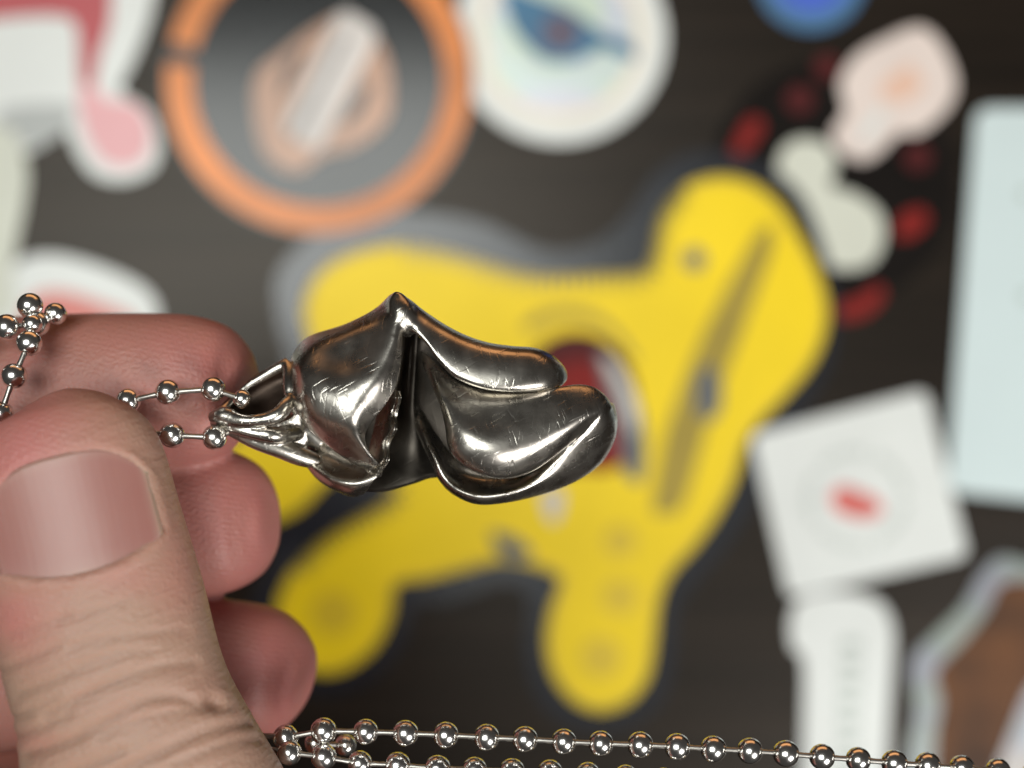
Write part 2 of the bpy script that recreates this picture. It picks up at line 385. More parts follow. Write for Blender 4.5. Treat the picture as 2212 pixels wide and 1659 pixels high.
# red, white and pink sticker in the upper left corner
t, z = sticker('white sticker with red top and pink tongue-like lobe, upper left corner', [(-140, -150), (200, -160), (335, -100), (332, 0), (310, 80), (280, 150), (262, 195), (320, 240), (345, 310), (330, 365), (270, 392), (205, 380), (165, 330), (140, 280), (80, 320), (0, 335), (-140, 330)], WHITE)
slab('crimson_band', [(-120, -130), (230, -130), (240, 0), (235, 60), (215, 120), (200, 190), (172, 180), (165, 60), (120, 35), (0, 40), (-120, 50)], CRIMSON, z, 0.04, t)
slab('pink_lobe', [(172, 185), (205, 190), (235, 215), (290, 225), (322, 270), (318, 330), (280, 360), (225, 350), (190, 300), (172, 240)], PINK, z + 0.05, 0.04, t)
slab('grey_piece', [(0, 240), (130, 225), (160, 245), (120, 300), (0, 318)], sheet('light_grey_print', (0.40, 0.42, 0.41), 0.4, 0.06), z, 0.04, t)  # grey-white piece low on the sheet

# pale rounded sticker on the left edge
t, z = sticker('pale cream rounded strip sticker on the left edge', [(-130, 270), (0, 272), (40, 300), (60, 370), (54, 440), (38, 520), (28, 600), (24, 680), (-130, 690)], OFFWHITE, 0.24, 0.25)
# white and salmon sticker behind the index finger
t, z = sticker('white sticker with salmon centre partly hidden behind the index finger', [(20, 590), (60, 556), (130, 552), (230, 580), (310, 620), (342, 670), (330, 740), (250, 800), (60, 800), (0, 740), (0, 650)], WHITE)
slab('salmon_print', [(70, 640), (130, 628), (220, 655), (290, 690), (290, 740), (200, 770), (60, 760), (45, 690)], SALMON, z, 0.04, t)

# ------------------------------------------------------------------ pendant
pend = thing('pendant', 'worn silver folded-petal pendant with a loop, held up by its ball chain', 'pendant')
def patch(name, rows, zf, mat, parent, thick=0.9, n=8, off=1.0, bevel=0.22):
    """a cast sheet through a grid of (x,y,z) rows in close-up coordinates"""
    g = np.array([[(*zf(x, y), zz) for x, y, zz in r] for r in rows], float)
    g = crom(g, n)                                    # along rows
    g = np.swapaxes(crom(np.swapaxes(g, 0, 1), n), 0, 1)
    R, Q = g.shape[:2]
    vs = [P(*g[i, j]) for i in range(R) for j in range(Q)]
    fs = [(i * Q + j, i * Q + j + 1, (i + 1) * Q + j + 1, (i + 1) * Q + j) for i in range(R - 1) for j in range(Q - 1)]
    me = mesh(name, vs, fs)
    bm = bmesh.new(); bm.from_mesh(me)
    bmesh.ops.remove_doubles(bm, verts=bm.verts, dist=0.00002)
    bmesh.ops.recalc_face_normals(bm, faces=bm.faces)
    if sum(f.normal.z for f in bm.faces) < 0: bmesh.ops.reverse_faces(bm, faces=bm.faces)
    bm.to_mesh(me); bm.free()
    o = link(name, me, mat, parent)
    s = o.modifiers.new('thickness', 'SOLIDIFY'); s.thickness = thick * 0.001; s.offset = -off; s.use_even_offset = False
    if bevel:
        b = o.modifiers.new('edge', 'BEVEL'); b.width = bevel * 0.001; b.segments = 3; b.limit_method = 'ANGLE'; b.angle_limit = math.radians(50)
    return o
def tube_loft(name, stations, zf, mat, parent, n=8, m=7):
    """closed lobe: each station is a list of cross-section points; the ends are capped round"""
    g = np.array([[(*zf(x, y), zz) for x, y, zz in r] for r in stations], float)
    g = crom(g, n)
    ring = [crom(r, m, closed=True) for r in g]
    first = ring[0].mean(0); last = ring[-1].mean(0)
    Q = len(ring[0]); vs = [P(*p) for r in ring for p in r]
    fs = [(i * Q + j, i * Q + (j + 1) % Q, (i + 1) * Q + (j + 1) % Q, (i + 1) * Q + j) for i in range(len(ring) - 1) for j in range(Q)]
    vs += [P(*first), P(*last)]; a, b = len(vs) - 2, len(vs) - 1; k = (len(ring) - 1) * Q
    for j in range(Q):
        fs.append((a, (j + 1) % Q, j)); fs.append((b, k + j, k + (j + 1) % Q))
    me = mesh(name, vs, fs)
    bm = bmesh.new(); bm.from_mesh(me); bmesh.ops.recalc_face_normals(bm, faces=bm.faces)
    for _ in range(2): bmesh.ops.smooth_vert(bm, verts=bm.verts, factor=0.5, use_axis_x=True, use_axis_y=True, use_axis_z=True)
    bm.to_mesh(me); bm.free()
    return link(name, me, mat, parent)
def cord(name, pts, mat, parent, n=6, seg=12, flat=1.0):
    """a tapering rod through (px,py,z,radius mm)"""
    c = crom(np.array(pts, float), n); ps = [P(*q[:3]) for q in c]; vs = []; fs = []
    for i, p in enumerate(ps):
        T = (ps[min(i + 1, len(ps) - 1)] - ps[max(i - 1, 0)]).normalized()
        U = T.cross(Vector((0, 0, 1)));  U = U.normalized() if U.length > 1e-4 else Vector((1, 0, 0))
        V = U.cross(T)
        r = c[i][3] * 0.001
        for k in range(seg):
            a = 2 * math.pi * k / seg
            vs.append(p + U * math.cos(a) * r + V * math.sin(a) * r * flat)
    for i in range(len(ps) - 1):
        for k in range(seg):
            fs.append((i * seg + k, i * seg + (k + 1) % seg, (i + 1) * seg + (k + 1) % seg, (i + 1) * seg + k))
    fs.append(tuple(range(seg))[::-1]); fs.append(tuple(range((len(ps) - 1) * seg, len(ps) * seg)))
    return link(name, mesh(name, vs, fs), mat, parent)

def fuse(name, parts, mat, parent, voxel=0.095, it=16, soft=None):
    """melt overlapping cast pieces into one smooth skin"""
    bm = bmesh.new(); dg = bpy.context.evaluated_depsgraph_get()
    for o in parts:
        me_ = bpy.data.meshes.new_from_object(o.evaluated_get(dg)); bm.from_mesh(me_); bpy.data.meshes.remove(me_)
    for o in parts:
        d = o.data; bpy.data.objects.remove(o); bpy.data.meshes.remove(d)
    me_ = bpy.data.meshes.new('cast'); bm.to_mesh(me_); bm.free()
    o = bpy.data.objects.new('cast', me_); C.objects.link(o)
    r = o.modifiers.new('melt', 'REMESH'); r.mode = 'VOXEL'; r.voxel_size = voxel * 0.001
    q = o.modifiers.new('polish', 'SMOOTH'); q.iterations = it; q.factor = 0.5
    dg = bpy.context.evaluated_depsgraph_get()
    out = bpy.data.meshes.new_from_object(o.evaluated_get(dg)); out.name = name
    bpy.data.objects.remove(o); bpy.data.meshes.remove(me_)
    out.materials.clear()
    if soft:                                              # rub one worn spot rounder
        bm = bmesh.new(); bm.from_mesh(out)
        q0 = P(soft[0], soft[1], 2); rad = soft[2] * FOCUS * K
        sel = [v for v in bm.verts if math.hypot(v.co.x - q0.x, v.co.y - q0.y) < rad]
        for _ in range(45): bmesh.ops.smooth_vert(bm, verts=sel, factor=0.5, use_axis_x=True, use_axis_y=True, use_axis_z=True)
        bm.to_mesh(out); bm.free()
    return link(name, out, mat, parent)

# hood: a domed shell coming to a point at the top, with a rolled lip on its right
hood_rows = [
    # hidden back, outline, shoulder, crest, before lip, lip edge
    [(1222, 190, -3.0), (1228, 172, -1.2), (1240, 160, 0.4), (1254, 156, 1.6), (1270, 160, 2.0), (1286, 174, 1.6)],
    [(1130, 320, -5.0), (1118, 276, -2.2), (1165, 305, 0.6), (1222, 322, 2.2), (1270, 330, 2.9), (1312, 335, 2.1)],
    [(960, 420, -7.0), (928, 374, -3.4), (965, 412, 0.9), (1100, 460, 2.5), (1238, 475, 3.5), (1306, 480, 2.6)],
    [(720, 520, -7.5), (686, 458, -4.0), (742, 522, 1.0), (945, 600, 2.9), (1175, 615, 4.1), (1296, 620, 2.9)],
    [(620, 640, -7.5), (582, 582, -3.6), (648, 652, 2.1), (860, 726, 4.0), (1110, 745, 4.7), (1272, 755, 3.2)],
    [(640, 760, -6.0), (577, 730, -1.6), (640, 780, 3.0), (835, 830, 4.6), (1050, 850, 4.9), (1218, 872, 3.3)],
    [(680, 860, -4.5), (588, 872, -0.4), (650, 886, 3.2), (840, 925, 4.7), (1005, 940, 5.0), (1135, 982, 3.3)],
    [(740, 950, -3.2), (634, 992, 0.3), (698, 988, 3.2), (855, 1012, 4.5), (990, 1026, 4.7), (1075, 1065, 3.0)],
    [(830, 1050, -2.2), (732, 1102, 0.7), (788, 1086, 2.9), (900, 1086, 3.9), (1000, 1094, 4.0), (1062, 1140, 2.7)],
    [(930, 1160, -1.6), (852, 1202, 0.8), (902, 1178, 2.3), (985, 1166, 3.0), (1050, 1180, 3.0), (1095, 1215, 2.2)],
    [(1030, 1250, -1.0), (984, 1292, 0.6), (1028, 1268, 1.7), (1078, 1252, 2.1), (1110, 1250, 2.1), (1140, 1268, 1.6)],
    [(1090, 1325, -0.8), (1085, 1338, 0.0), (1108, 1318, 0.9), (1128, 1308, 1.2), (1143, 1300, 1.2), (1155, 1302, 0.9)],
]
hood = patch('hood', hood_rows, Z1, SILVER, pend, 0.8, bevel=0)
# lower flare of the hood
flare = patch('lower_flare', [
    [(590, 1060, -4.8), (720, 1060, -4.6), (880, 1180, -3.6), (1040, 1270, -1.8), (1130, 1280, 0.2)],
    [(625, 1190, -4.8), (750, 1195, -4.4), (885, 1280, -3.0), (1020, 1330, -1.0), (1150, 1325, 0.6)],
    [(650, 1265, -3.2), (740, 1310, -1.4), (860, 1380, 0.2), (1000, 1408, 0.9), (1130, 1382, 0.9)],
    [(672, 1305, -3.6), (732, 1366, -2.2), (838, 1436, -0.8), (970, 1472, 0.0), (1090, 1440, 0.2)],
    [(682, 1312, -5.0), (745, 1392, -4.0), (848, 1458, -3.0), (965, 1506, -2.2), (1056, 1490, -1.6)]], Z1, SILVER, pend, 0.7, bevel=0)
# upper lobe
up = [  # top outline, shoulder, crest near the lower edge, lower edge, back
    ((86, 162, 1.0), (104, 215, 1.9), (128, 310, 2.5), (165, 400, 1.8), (140, 330, -2.4)),
    ((180, 205, 0.0), (196, 258, 1.6), (208, 360, 2.6), (232, 445, 2.0), (200, 330, -3.2)),
    ((275, 282, -1.0), (286, 330, 1.5), (290, 440, 2.6), (300, 512, 2.0), (285, 400, -4.0)),
    ((410, 376, -2.2), (410, 412, 1.2), (392, 555, 2.6), (374, 618, 1.9), (400, 490, -4.6)),
    ((550, 452, -2.2), (546, 487, 1.4), (512, 655, 2.9), (482, 726, 2.1), (520, 600, -4.8)),
    ((700, 502, -2.2), (699, 535, 1.5), (672, 715, 3.0), (652, 797, 2.1), (680, 650, -4.8)),
    ((860, 525, -2.2), (859, 557, 1.4), (845, 735, 2.8), (830, 820, 1.8), (850, 670, -4.8)),
    ((1000, 535, -2.3), (1002, 568, 1.0), (998, 735, 2.3), (985, 818, 1.3), (1000, 680, -4.6)),
    ((1105, 570, -2.5), (1110, 612, 0.4), (1108, 735, 1.5), (1095, 802, 0.6), (1105, 690, -4.2)),
    ((1180, 632, -2.7), (1184, 660, -0.9), (1183, 740, -0.2), (1172, 784, -0.6), (1180, 705, -3.8)),
    ((1218, 690, -2.8), (1220, 703, -2.1), (1219, 732, -1.8), (1210, 752, -1.9), (1215, 720, -3.2)),
]
ul = tube_loft('upper_lobe', up, Z2, SILVER, pend)
ridge = cord('ridge', [(*Z1(1260, 200), 0.7, 0.8), (*Z1(1282, 255), 1.4, 1.15), (*Z1(1304, 320), 1.8, 1.3), (*Z1(1322, 378), 1.4, 1.1), (*Z1(1336, 425), 0.2, 0.7)], SILVER, pend)
fuse('hooded_petal', [hood, flare, ul, ridge], SILVER, pend, soft=(*Z1(1290, 270), 62))
# dark hollow wall behind the two lobes
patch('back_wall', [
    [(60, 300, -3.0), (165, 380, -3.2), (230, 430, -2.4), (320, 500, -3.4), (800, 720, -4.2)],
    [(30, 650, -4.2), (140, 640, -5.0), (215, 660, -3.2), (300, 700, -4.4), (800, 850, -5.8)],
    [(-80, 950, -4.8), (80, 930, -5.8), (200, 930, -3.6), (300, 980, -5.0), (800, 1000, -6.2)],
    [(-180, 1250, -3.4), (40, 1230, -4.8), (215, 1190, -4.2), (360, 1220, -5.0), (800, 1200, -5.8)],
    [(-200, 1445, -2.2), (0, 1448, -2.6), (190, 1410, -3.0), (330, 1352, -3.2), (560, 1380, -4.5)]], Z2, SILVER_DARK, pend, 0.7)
# lower lobe
low = [  # upper boundary, middle, crest near the lower-left edge, edge, back
    ((262, 545, -3.6), (272, 580, -3.0), (272, 605, -2.9), (264, 622, -3.4), (265, 590, -4.4)),
    ((335, 605, -2.0), (325, 660, -1.2), (315, 695, -1.0), (298, 702, -1.9), (310, 650, -4.2)),
    ((430, 690, -0.8), (395, 755, 0.3), (365, 800, 0.7), (340, 802, -0.4), (370, 740, -4.2)),
    ((540, 755, 0.0), (480, 850, 1.4), (425, 915, 2.0), (386, 908, 0.4), (440, 830, -4.2)),
    ((660, 795, 0.3), (580, 930, 2.2), (478, 1030, 3.0), (418, 1045, 1.1), (520, 930, -4.2)),
    ((800, 805, 0.4), (690, 980, 2.6), (550, 1110, 3.7), (432, 1165, 1.6), (600, 1020, -4.2)),
    ((940, 802, 0.4), (820, 1010, 2.8), (650, 1190, 4.0), (484, 1256, 1.9), (720, 1080, -4.2)),
    ((1075, 792, 0.2), (950, 1010, 2.7), (775, 1240, 3.8), (620, 1348, 1.8), (850, 1100, -4.2)),
    ((1190, 776, -0.2), (1080, 1000, 2.4), (920, 1245, 3.2), (790, 1388, 1.2), (980, 1080, -4.2)),
    ((1295, 764, -0.8), (1210, 970, 2.0), (1070, 1190, 2.5), (980, 1345, 0.5), (1120, 1040, -4.2)),
    ((1390, 782, -1.4), (1330, 940, 1.4), (1215, 1110, 1.8), (1150, 1230, 0.0), (1250, 1000, -4.2)),
    ((1468, 842, -2.0), (1420, 930, 0.5), (1330, 1035, 0.9), (1290, 1120, -0.4), (1360, 980, -4.0)),
    ((1522, 930, -2.4), (1490, 950, -0.9), (1430, 1000, -0.5), (1405, 1050, -1.0), (1440, 990, -3.6)),
]
ll = tube_loft('lower_lobe', low, Z2, SILVER, pend)
# curled outer lip under the lower lobe, a shallow scoop
lip = patch('rolled_lip', [
    [(190, 800, -5.2), (215, 880, -4.8), (215, 930, -4.6), (208, 950, -4.7), (200, 965, -5.0), (190, 980, -5.6)],
    [(330, 1030, -3.8), (300, 1060, -2.6), (278, 1080, -2.0), (268, 1098, -2.0), (258, 1115, -2.4), (252, 1128, -3.4)],
    [(430, 1180, -3.0), (390, 1205, -1.9), (362, 1225, -0.6), (346, 1245, -0.3), (334, 1268, -0.8), (326, 1288, -2.2)],
    [(540, 1290, -2.8), (475, 1320, -2.2), (430, 1350, -0.3), (408, 1375, 0.1), (388, 1392, -0.5), (378, 1398, -2.0)],
    [(660, 1340, -3.2), (600, 1375, -2.8), (545, 1425, -0.9), (510, 1458, 0.0), (484, 1482, -0.6), (470, 1490, -2.2)],
    [(800, 1340, -3.6), (740, 1395, -3.2), (695, 1450, -1.3), (665, 1500, -0.1), (642, 1540, -0.8), (632, 1556, -2.4)],
    [(930, 1310, -3.2), (905, 1378, -2.9), (885, 1425, -1.3), (868, 1470, -0.2), (856, 1518, -1.1), (850, 1540, -2.6)],
    [(1040, 1240, -2.0), (1045, 1310, -1.4), (1055, 1345, -0.7), (1060, 1400, -0.7), (1066, 1460, -2.2), (1070, 1486, -3.8)],
    [(1130, 1160, -1.0), (1165, 1220, -0.6), (1185, 1245, -0.3), (1225, 1310, -1.2), (1265, 1380, -3.0), (1280, 1404, -4.4)],
    [(1210, 1080, -0.4), (1275, 1120, -0.2), (1300, 1140, -0.1), (1360, 1195, -1.3), (1420, 1265, -3.2), (1438, 1290, -4.6)],
    [(1290, 1010, 0.0), (1360, 1040, 0.1), (1395, 1060, -0.1), (1450, 1090, -1.2), (1506, 1126, -3.0), (1526, 1138, -4.4)],
    [(1340, 950, 0.0), (1420, 960, 0.1), (1450, 968, -0.1), (1490, 982, -1.1), (1527, 998, -2.7), (1545, 1003, -4.2)],
    [(1370, 890, -0.4), (1440, 885, -0.3), (1460, 885, -0.4), (1485, 886, -1.2), (1508, 888, -2.6), (1524, 890, -4.0)]], Z2, SILVER, pend, 1.0, bevel=0)
fuse('lower_petal', [ll, lip], SILVER, pend)
# small frills inside the hood
frill = []
for i in range(14):
    f = i / 13.0
    y = 800 + 540 * f; wav = 26 * math.sin(f * 17) * (0.4 + 0.6 * f)
    x = 1275 - 150 * max(0, f - 0.15) ** 1.3 * 0.9
    frill.append([(x - 130, y, -3.4), (x - 60, y + 5, -1.8), (x - 15 + wav * 0.6, y + 8, 0.1 + 0.5 * math.sin(f * 17)), (x + wav, y + 10, 0.2 - 0.4 * f + 0.4 * math.sin(f * 17))])
patch('inner_frill', frill, Z1, SILVER, pend, 0.45, 5, 1.0, 0.12)
# bail: the split loop the chain runs through
fuse('bail', [
    cord('r', [(*Z1(55, 985), -0.4, 0.6), (*Z1(140, 975), 0.5, 0.95), (*Z1(260, 1005), 0.6, 0.62), (*Z1(400, 998), 0.7, 0.68), (*Z1(490, 965), 0.6, 0.75), (*Z1(550, 895), -0.2, 0.70), (*Z1(590, 850), -1.6, 0.6)], SILVER, pend),
    cord('r', [(*Z1(60, 1010), -0.8, 0.5), (*Z1(170, 1045), 0.0, 0.55), (*Z1(330, 1085), 0.2, 0.66), (*Z1(470, 1100), -0.2, 0.85), (*Z1(580, 1090), -1.9, 0.75), (*Z1(660, 1080), -3.4, 0.6)], SILVER, pend),
    cord('r', [(*Z1(70, 1030), -1.4, 0.5), (*Z1(180, 1075), -0.8, 0.55), (*Z1(340, 1145), -0.8, 0.75), (*Z1(500, 1190), -1.4, 0.95), (*Z1(640, 1240), -2.2, 1.0), (*Z1(760, 1280), -2.8, 0.7)], SILVER, pend),
    cord('r', [(*Z1(548, 630), -3.4, 0.5), (*Z1(565, 690), -2.6, 0.70), (*Z1(568, 770), -1.8, 0.80), (*Z1(575, 850), -1.5, 0.78), (*Z1(600, 920), -2.0, 0.7), (*Z1(650, 990), -3.0, 0.6)], SILVER, pend),
    cord('r', [(*Z1(80, 975), -1.2, 0.6), (*Z1(170, 900), -2.6, 0.42), (*Z1(270, 795), -3.2, 0.40), (*Z1(400, 712), -3.4, 0.48), (*Z1(500, 655), -3.4, 0.55), (*Z1(560, 625), -3.6, 0.6)], SILVER, pend),
    cord('r', [(*Z1(540, 920), -2.8, 0.7), (*Z1(600, 990), -3.4, 1.1), (*Z1(680, 1070), -3.6, 1.2), (*Z1(780, 1160), -3.8, 1.0)], SILVER, pend),
    patch('r', [
        [(90, 1000, -1.6), (280, 1030, -0.9), (450, 1030, -1.1), (640, 960, -1.9)],
        [(100, 1030, -2.2), (300, 1110, -1.4), (460, 1160, -1.6), (680, 1180, -2.8)],
        [(120, 1060, -3.0), (320, 1170, -2.4), (480, 1225, -2.8), (740, 1330, -3.8)]], Z1, SILVER, pend, 0.5, 6, 1.0, 0)], SILVER, pend, 0.11, 16)
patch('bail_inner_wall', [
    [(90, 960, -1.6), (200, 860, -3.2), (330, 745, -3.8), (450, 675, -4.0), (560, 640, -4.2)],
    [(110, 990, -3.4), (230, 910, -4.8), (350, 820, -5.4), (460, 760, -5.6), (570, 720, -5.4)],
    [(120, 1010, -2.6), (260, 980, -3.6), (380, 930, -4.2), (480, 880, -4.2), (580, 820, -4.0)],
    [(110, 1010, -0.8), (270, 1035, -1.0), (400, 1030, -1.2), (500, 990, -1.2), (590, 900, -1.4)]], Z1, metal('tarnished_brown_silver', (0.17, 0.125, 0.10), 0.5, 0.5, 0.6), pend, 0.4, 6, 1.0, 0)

# ------------------------------------------------------------------ ball chain
chain = thing('ball_chain', 'silver ball chain necklace threaded through the pendant loop and pinched in the fingers', 'necklace')
bm = bmesh.new(); bmesh.ops.create_uvsphere(bm, u_segments=28, v_segments=18, radius=1.0)
# a seam and pole holes where the rods enter
for v in bm.verts:
    if abs(v.co.z) > 0.93: v.co.z = math.copysign(0.93 - 0.25 * (abs(v.co.z) - 0.93), v.co.z)
BALL = bpy.data.meshes.new('bead'); bm.to_mesh(BALL); bm.free()
BALL.materials.append(BEAD); BALL.polygons.foreach_set('use_smooth', [True] * len(BALL.polygons))
bm = bmesh.new(); bmesh.ops.create_cone(bm, segments=12, radius1=1, radius2=1, depth=2, cap_ends=True)
for v in bm.verts: pass
bmesh.ops.subdivide_edges(bm, edges=[e for e in bm.edges if abs(e.verts[0].co.z - e.verts[1].co.z) > 1], cuts=1)
for v in bm.verts:
    if abs(v.co.z) < 0.1: v.co.x *= 0.72; v.co.y *= 0.72
ROD = bpy.data.meshes.new('link_rod'); bm.to_mesh(ROD); bm.free()
ROD.materials.append(metal('link_metal', (0.42, 0.40, 0.37), 0.36, 0.0, 0.25)); ROD.polygons.foreach_set('use_smooth', [True] * len(ROD.polygons))
def bead_run(pts, rod=True):
    ps = [P(x, y, z) for x, y, z, *r in pts]
    for i, p in enumerate(ps):
        o = bpy.data.objects.new('bead', BALL); C.objects.link(o); o.parent = chain
        r = (pts[i][3] if len(pts[i]) > 3 else 1.27) * 0.001
        r *= random.uniform(0.97, 1.03); o.location = p; o.scale = (r, r, r * random.uniform(0.96, 1.02))
        d = (ps[min(i + 1, len(ps) - 1)] - ps[max(i - 1, 0)])
        o.rotation_mode = 'QUATERNION'; o.rotation_quaternion = d.to_track_quat('Z', 'Y')
        if rod and i + 1 < len(ps):
            q = ps[i + 1]; l = bpy.data.objects.new('link_rod', ROD); C.objects.link(l); l.parent = chain
            l.location = (p + q) / 2; L = (q - p).length / 2
            l.scale = (0.00036, 0.00036, L); l.rotation_mode = 'QUATERNION'; l.rotation_quaternion = (q - p).to_track_quat('Z', 'Y')
CH = dict(
    top=[(195, 880, -0.9), (277, 866, 0.1), (363, 847, 0.5), (460, 841, 0.7), (523, 862, 0.2, 0.95)],
    low=[(285, 930, -0.6), (372, 940, 0.4), (463, 945, 0.5), (520, 925, -1.5)],
    left=[(-75, 740, -1.0), (15, 707, 0.0), (80, 700, -1.6), (120, 678, -2.6, 1.15)],
    left2=[(65, 660, -1.4), (70, 700, -0.4, 1.0), (63, 741, 0.6), (31, 812, 1.4), (2, 893, 1.6), (-40, 960, 1.0)])
for k in CH: bead_run(CH[k])
run1 = [(530, 1585, -1.5), (617, 1593, -0.2), (699, 1579, 0.0), (790, 1581, 0), (876, 1584, 0), (963, 1588, 0), (1051, 1593, 0), (1134, 1597, 0), (1218, 1602, 0), (1298, 1606, 0),
        (1383, 1609, 0), (1463, 1613, 0), (1541, 1618, 0), (1620, 1622, -0.2), (1698, 1628, -0.4), (1776, 1635, -0.6), (1854, 1641, -0.8), (1932, 1648, -1.0), (2004, 1653, -1.4), (2078, 1659, -1.8), (2156, 1665, -2.2), (2235, 1671, -2.6)]
bead_run(run1)
run2 = [(550, 1612, 0.2), (625, 1626, 1.0), (699, 1635, 0.6), (777, 1649, -0.6), (859, 1653, -0.6), (945, 1660, -0.6), (1025, 1663, -0.6), (1106, 1666, -0.6), (1188, 1670, -0.6), (1270, 1674, -0.6), (1352, 1680, -0.6), (1434, 1687, -0.8), (1516, 1695, -1.0)]
bead_run(run2)
bead_run([(746, 1610, -4.5, 1.1), (680, 1606, -3.5, 1.0)])

# ------------------------------------------------------------------ hand
def ring_tube(vs, fs, cl, seg=40, cap0=True, cap1=True, power=2.3):
    """cl: list of (px,py,zmm, half-width px, half-thickness mm)"""
    c = crom(np.array(cl, float), 5); ps = [P(*q[:3]) for q in c]; base = len(vs)
    for i, p in enumerate(ps):
        T = (ps[min(i + 1, len(ps) - 1)] - ps[max(i - 1, 0)]).normalized()
        Zv = Vector((0, 0, 1)); Vv = (Zv - T * Zv.dot(T))
        if Vv.length < 0.35: Vv = Vector((0, 1, 0)) - T * T.y
        Vv.normalize(); U = T.cross(Vv)
        hw = max(c[i][3], 1) * (FOCUS - c[i][2] * 0.001) * K; ht = max(c[i][4], 0.05) * 0.001
        for k in range(seg):
            a = 2 * math.pi * k / seg; ca, sa = math.cos(a), math.sin(a)
            ex = 2.0 / power
            vs.append(p + U * hw * math.copysign(abs(ca) ** ex, ca) + Vv * ht * math.copysign(abs(sa) ** ex, sa))
    for i in range(len(ps) - 1):
        for k in range(seg):
            fs.append((base + i * seg + k, base + i * seg + (k + 1) % seg, base + (i + 1) * seg + (k + 1) % seg, base + (i + 1) * seg + k))
    fs.append(tuple(base + k for k in range(seg))[::-1]); e = base + (len(ps) - 1) * seg
    fs.append(tuple(e + k for k in range(seg)))
vs, fs = [], []
THUMB = [(107, 868, 4.2, 34, 1.4), (112, 880, 4.4, 90, 3.2), (118, 900, 4.6, 138, 4.6), (126, 940, 5.0, 186, 5.8), (140, 1005, 5.3, 212, 6.4), (165, 1130, 5.6, 224, 6.7), (190, 1235, 5.7, 230, 6.9),
         (215, 1330, 5.8, 232, 7.1), (262, 1500, 6.0, 230, 7.5), (310, 1659, 5.6, 262, 8.2), (370, 1850, 4.0, 300, 9.4), (400, 2100, 0.0, 340, 12), (380, 2400, -8, 400, 16)]
INDEX = [(528, 838, -7.2, 26, 1.2), (522, 837, -7.3, 74, 3.0), (508, 837, -7.6, 112, 4.4), (478, 838, -8.0, 142, 5.6), (420, 842, -8.6, 162, 6.4), (330, 846, -9.2, 170, 6.9), (200, 848, -10.0, 172, 7.2), (40, 855, -11.5, 172, 7.6),
         (-160, 880, -14, 180, 8.2), (-360, 930, -20, 190, 8.6), (-520, 1010, -30, 195, 9), (-560, 1200, -42, 210, 10), (-420, 1500, -46, 230, 11)]
MIDDLE = [(579, 1126, -10.5, 22, 1.2), (573, 1126, -10.6, 66, 2.8), (560, 1126, -10.9, 104, 4.2), (532, 1126, -11.4, 136, 5.6), (475, 1126, -12.0, 158, 6.5), (380, 1126, -12.8, 166, 7.0), (230, 1130, -14, 170, 7.4), (40, 1140, -16, 174, 7.8),
          (-200, 1170, -20, 182, 8.4), (-420, 1230, -28, 192, 8.8), (-560, 1320, -38, 196, 9.2), (-580, 1480, -48, 210, 10), (-420, 1700, -50, 230, 11)]
RING = [(654, 1474, -12.0, 20, 1.0), (649, 1472, -12.1, 60, 2.6), (637, 1468, -12.4, 96, 4.0), (610, 1462, -12.8, 126, 5.2), (560, 1454, -13.2, 146, 6.2), (460, 1446, -14, 152, 6.6), (300, 1440, -15.5, 158, 7.0), (80, 1450, -18, 164, 7.6),
        (-180, 1480, -22, 172, 8.0), (-400, 1530, -31, 182, 8.4), (-520, 1600, -40, 190, 9), (-520, 1750, -49, 205, 10), (-380, 1920, -50, 225, 11)]
PINKY = [(470, 1842, -14.5, 18, 1.0), (462, 1840, -14.6, 56, 2.4), (440, 1836, -15, 92, 4.0), (390, 1828, -15.5, 116, 5.2), (290, 1816, -16.5, 126, 5.8), (120, 1810, -18, 132, 6.2), (-80, 1820, -23, 140, 6.6), (-280, 1860, -32, 150, 7.2), (-380, 1940, -41, 165, 8), (-340, 2080, -46, 195, 10)]
PALM = [(-300, 1350, -42, 150, 6), (-330, 1500, -44, 330, 9), (-250, 1760, -42, 470, 12), (-120, 2050, -36, 500, 14), (60, 2350, -26, 480, 16), (180, 2650, -20, 400, 17), (240, 2950, -18, 350, 17), (260, 3150, -18, 330, 16)]
THENAR = [(330, 1900, 2, 220, 8), (280, 2150, -8, 340, 14), (200, 2400, -18, 380, 15), (180, 2600, -22, 340, 14)]
for cl in (THUMB, INDEX, MIDDLE, RING, PINKY, PALM, THENAR): ring_tube(vs, fs, cl)
me = mesh('hand_base', vs, fs)
bm = bmesh.new(); bm.from_mesh(me); bmesh.ops.recalc_face_normals(bm, faces=bm.faces); bm.to_mesh(me); bm.free()
tmp = bpy.data.objects.new('hand_base', me); C.objects.link(tmp)
rm = tmp.modifiers.new('fuse', 'REMESH'); rm.mode = 'VOXEL'; rm.voxel_size = 0.00042; rm.use_smooth_shade = True
sm = tmp.modifiers.new('soft', 'SMOOTH'); sm.iterations = 8; sm.factor = 0.5
dg = bpy.context.evaluated_depsgraph_get()
hme = bpy.data.meshes.new_from_object(tmp.evaluated_get(dg))
bpy.data.objects.remove(tmp); bpy.data.meshes.remove(me)
hme.name = 'hand'
nv = len(hme.vertices)
co = np.empty(nv * 3, np.float32); hme.vertices.foreach_get('co', co); co = co.reshape(-1, 3).astype(float)
nr = np.empty(nv * 3, np.float32); hme.vertices.foreach_get('normal', nr); nr = nr.reshape(-1, 3).astype(float)
sc_ = (CAM_H - co[:, 2]) * K
PX = 1106 + co[:, 0] / sc_; PY = 829.5 - co[:, 1] / sc_; ZM = (co[:, 2] - (CAM_H - FOCUS)) * 1000
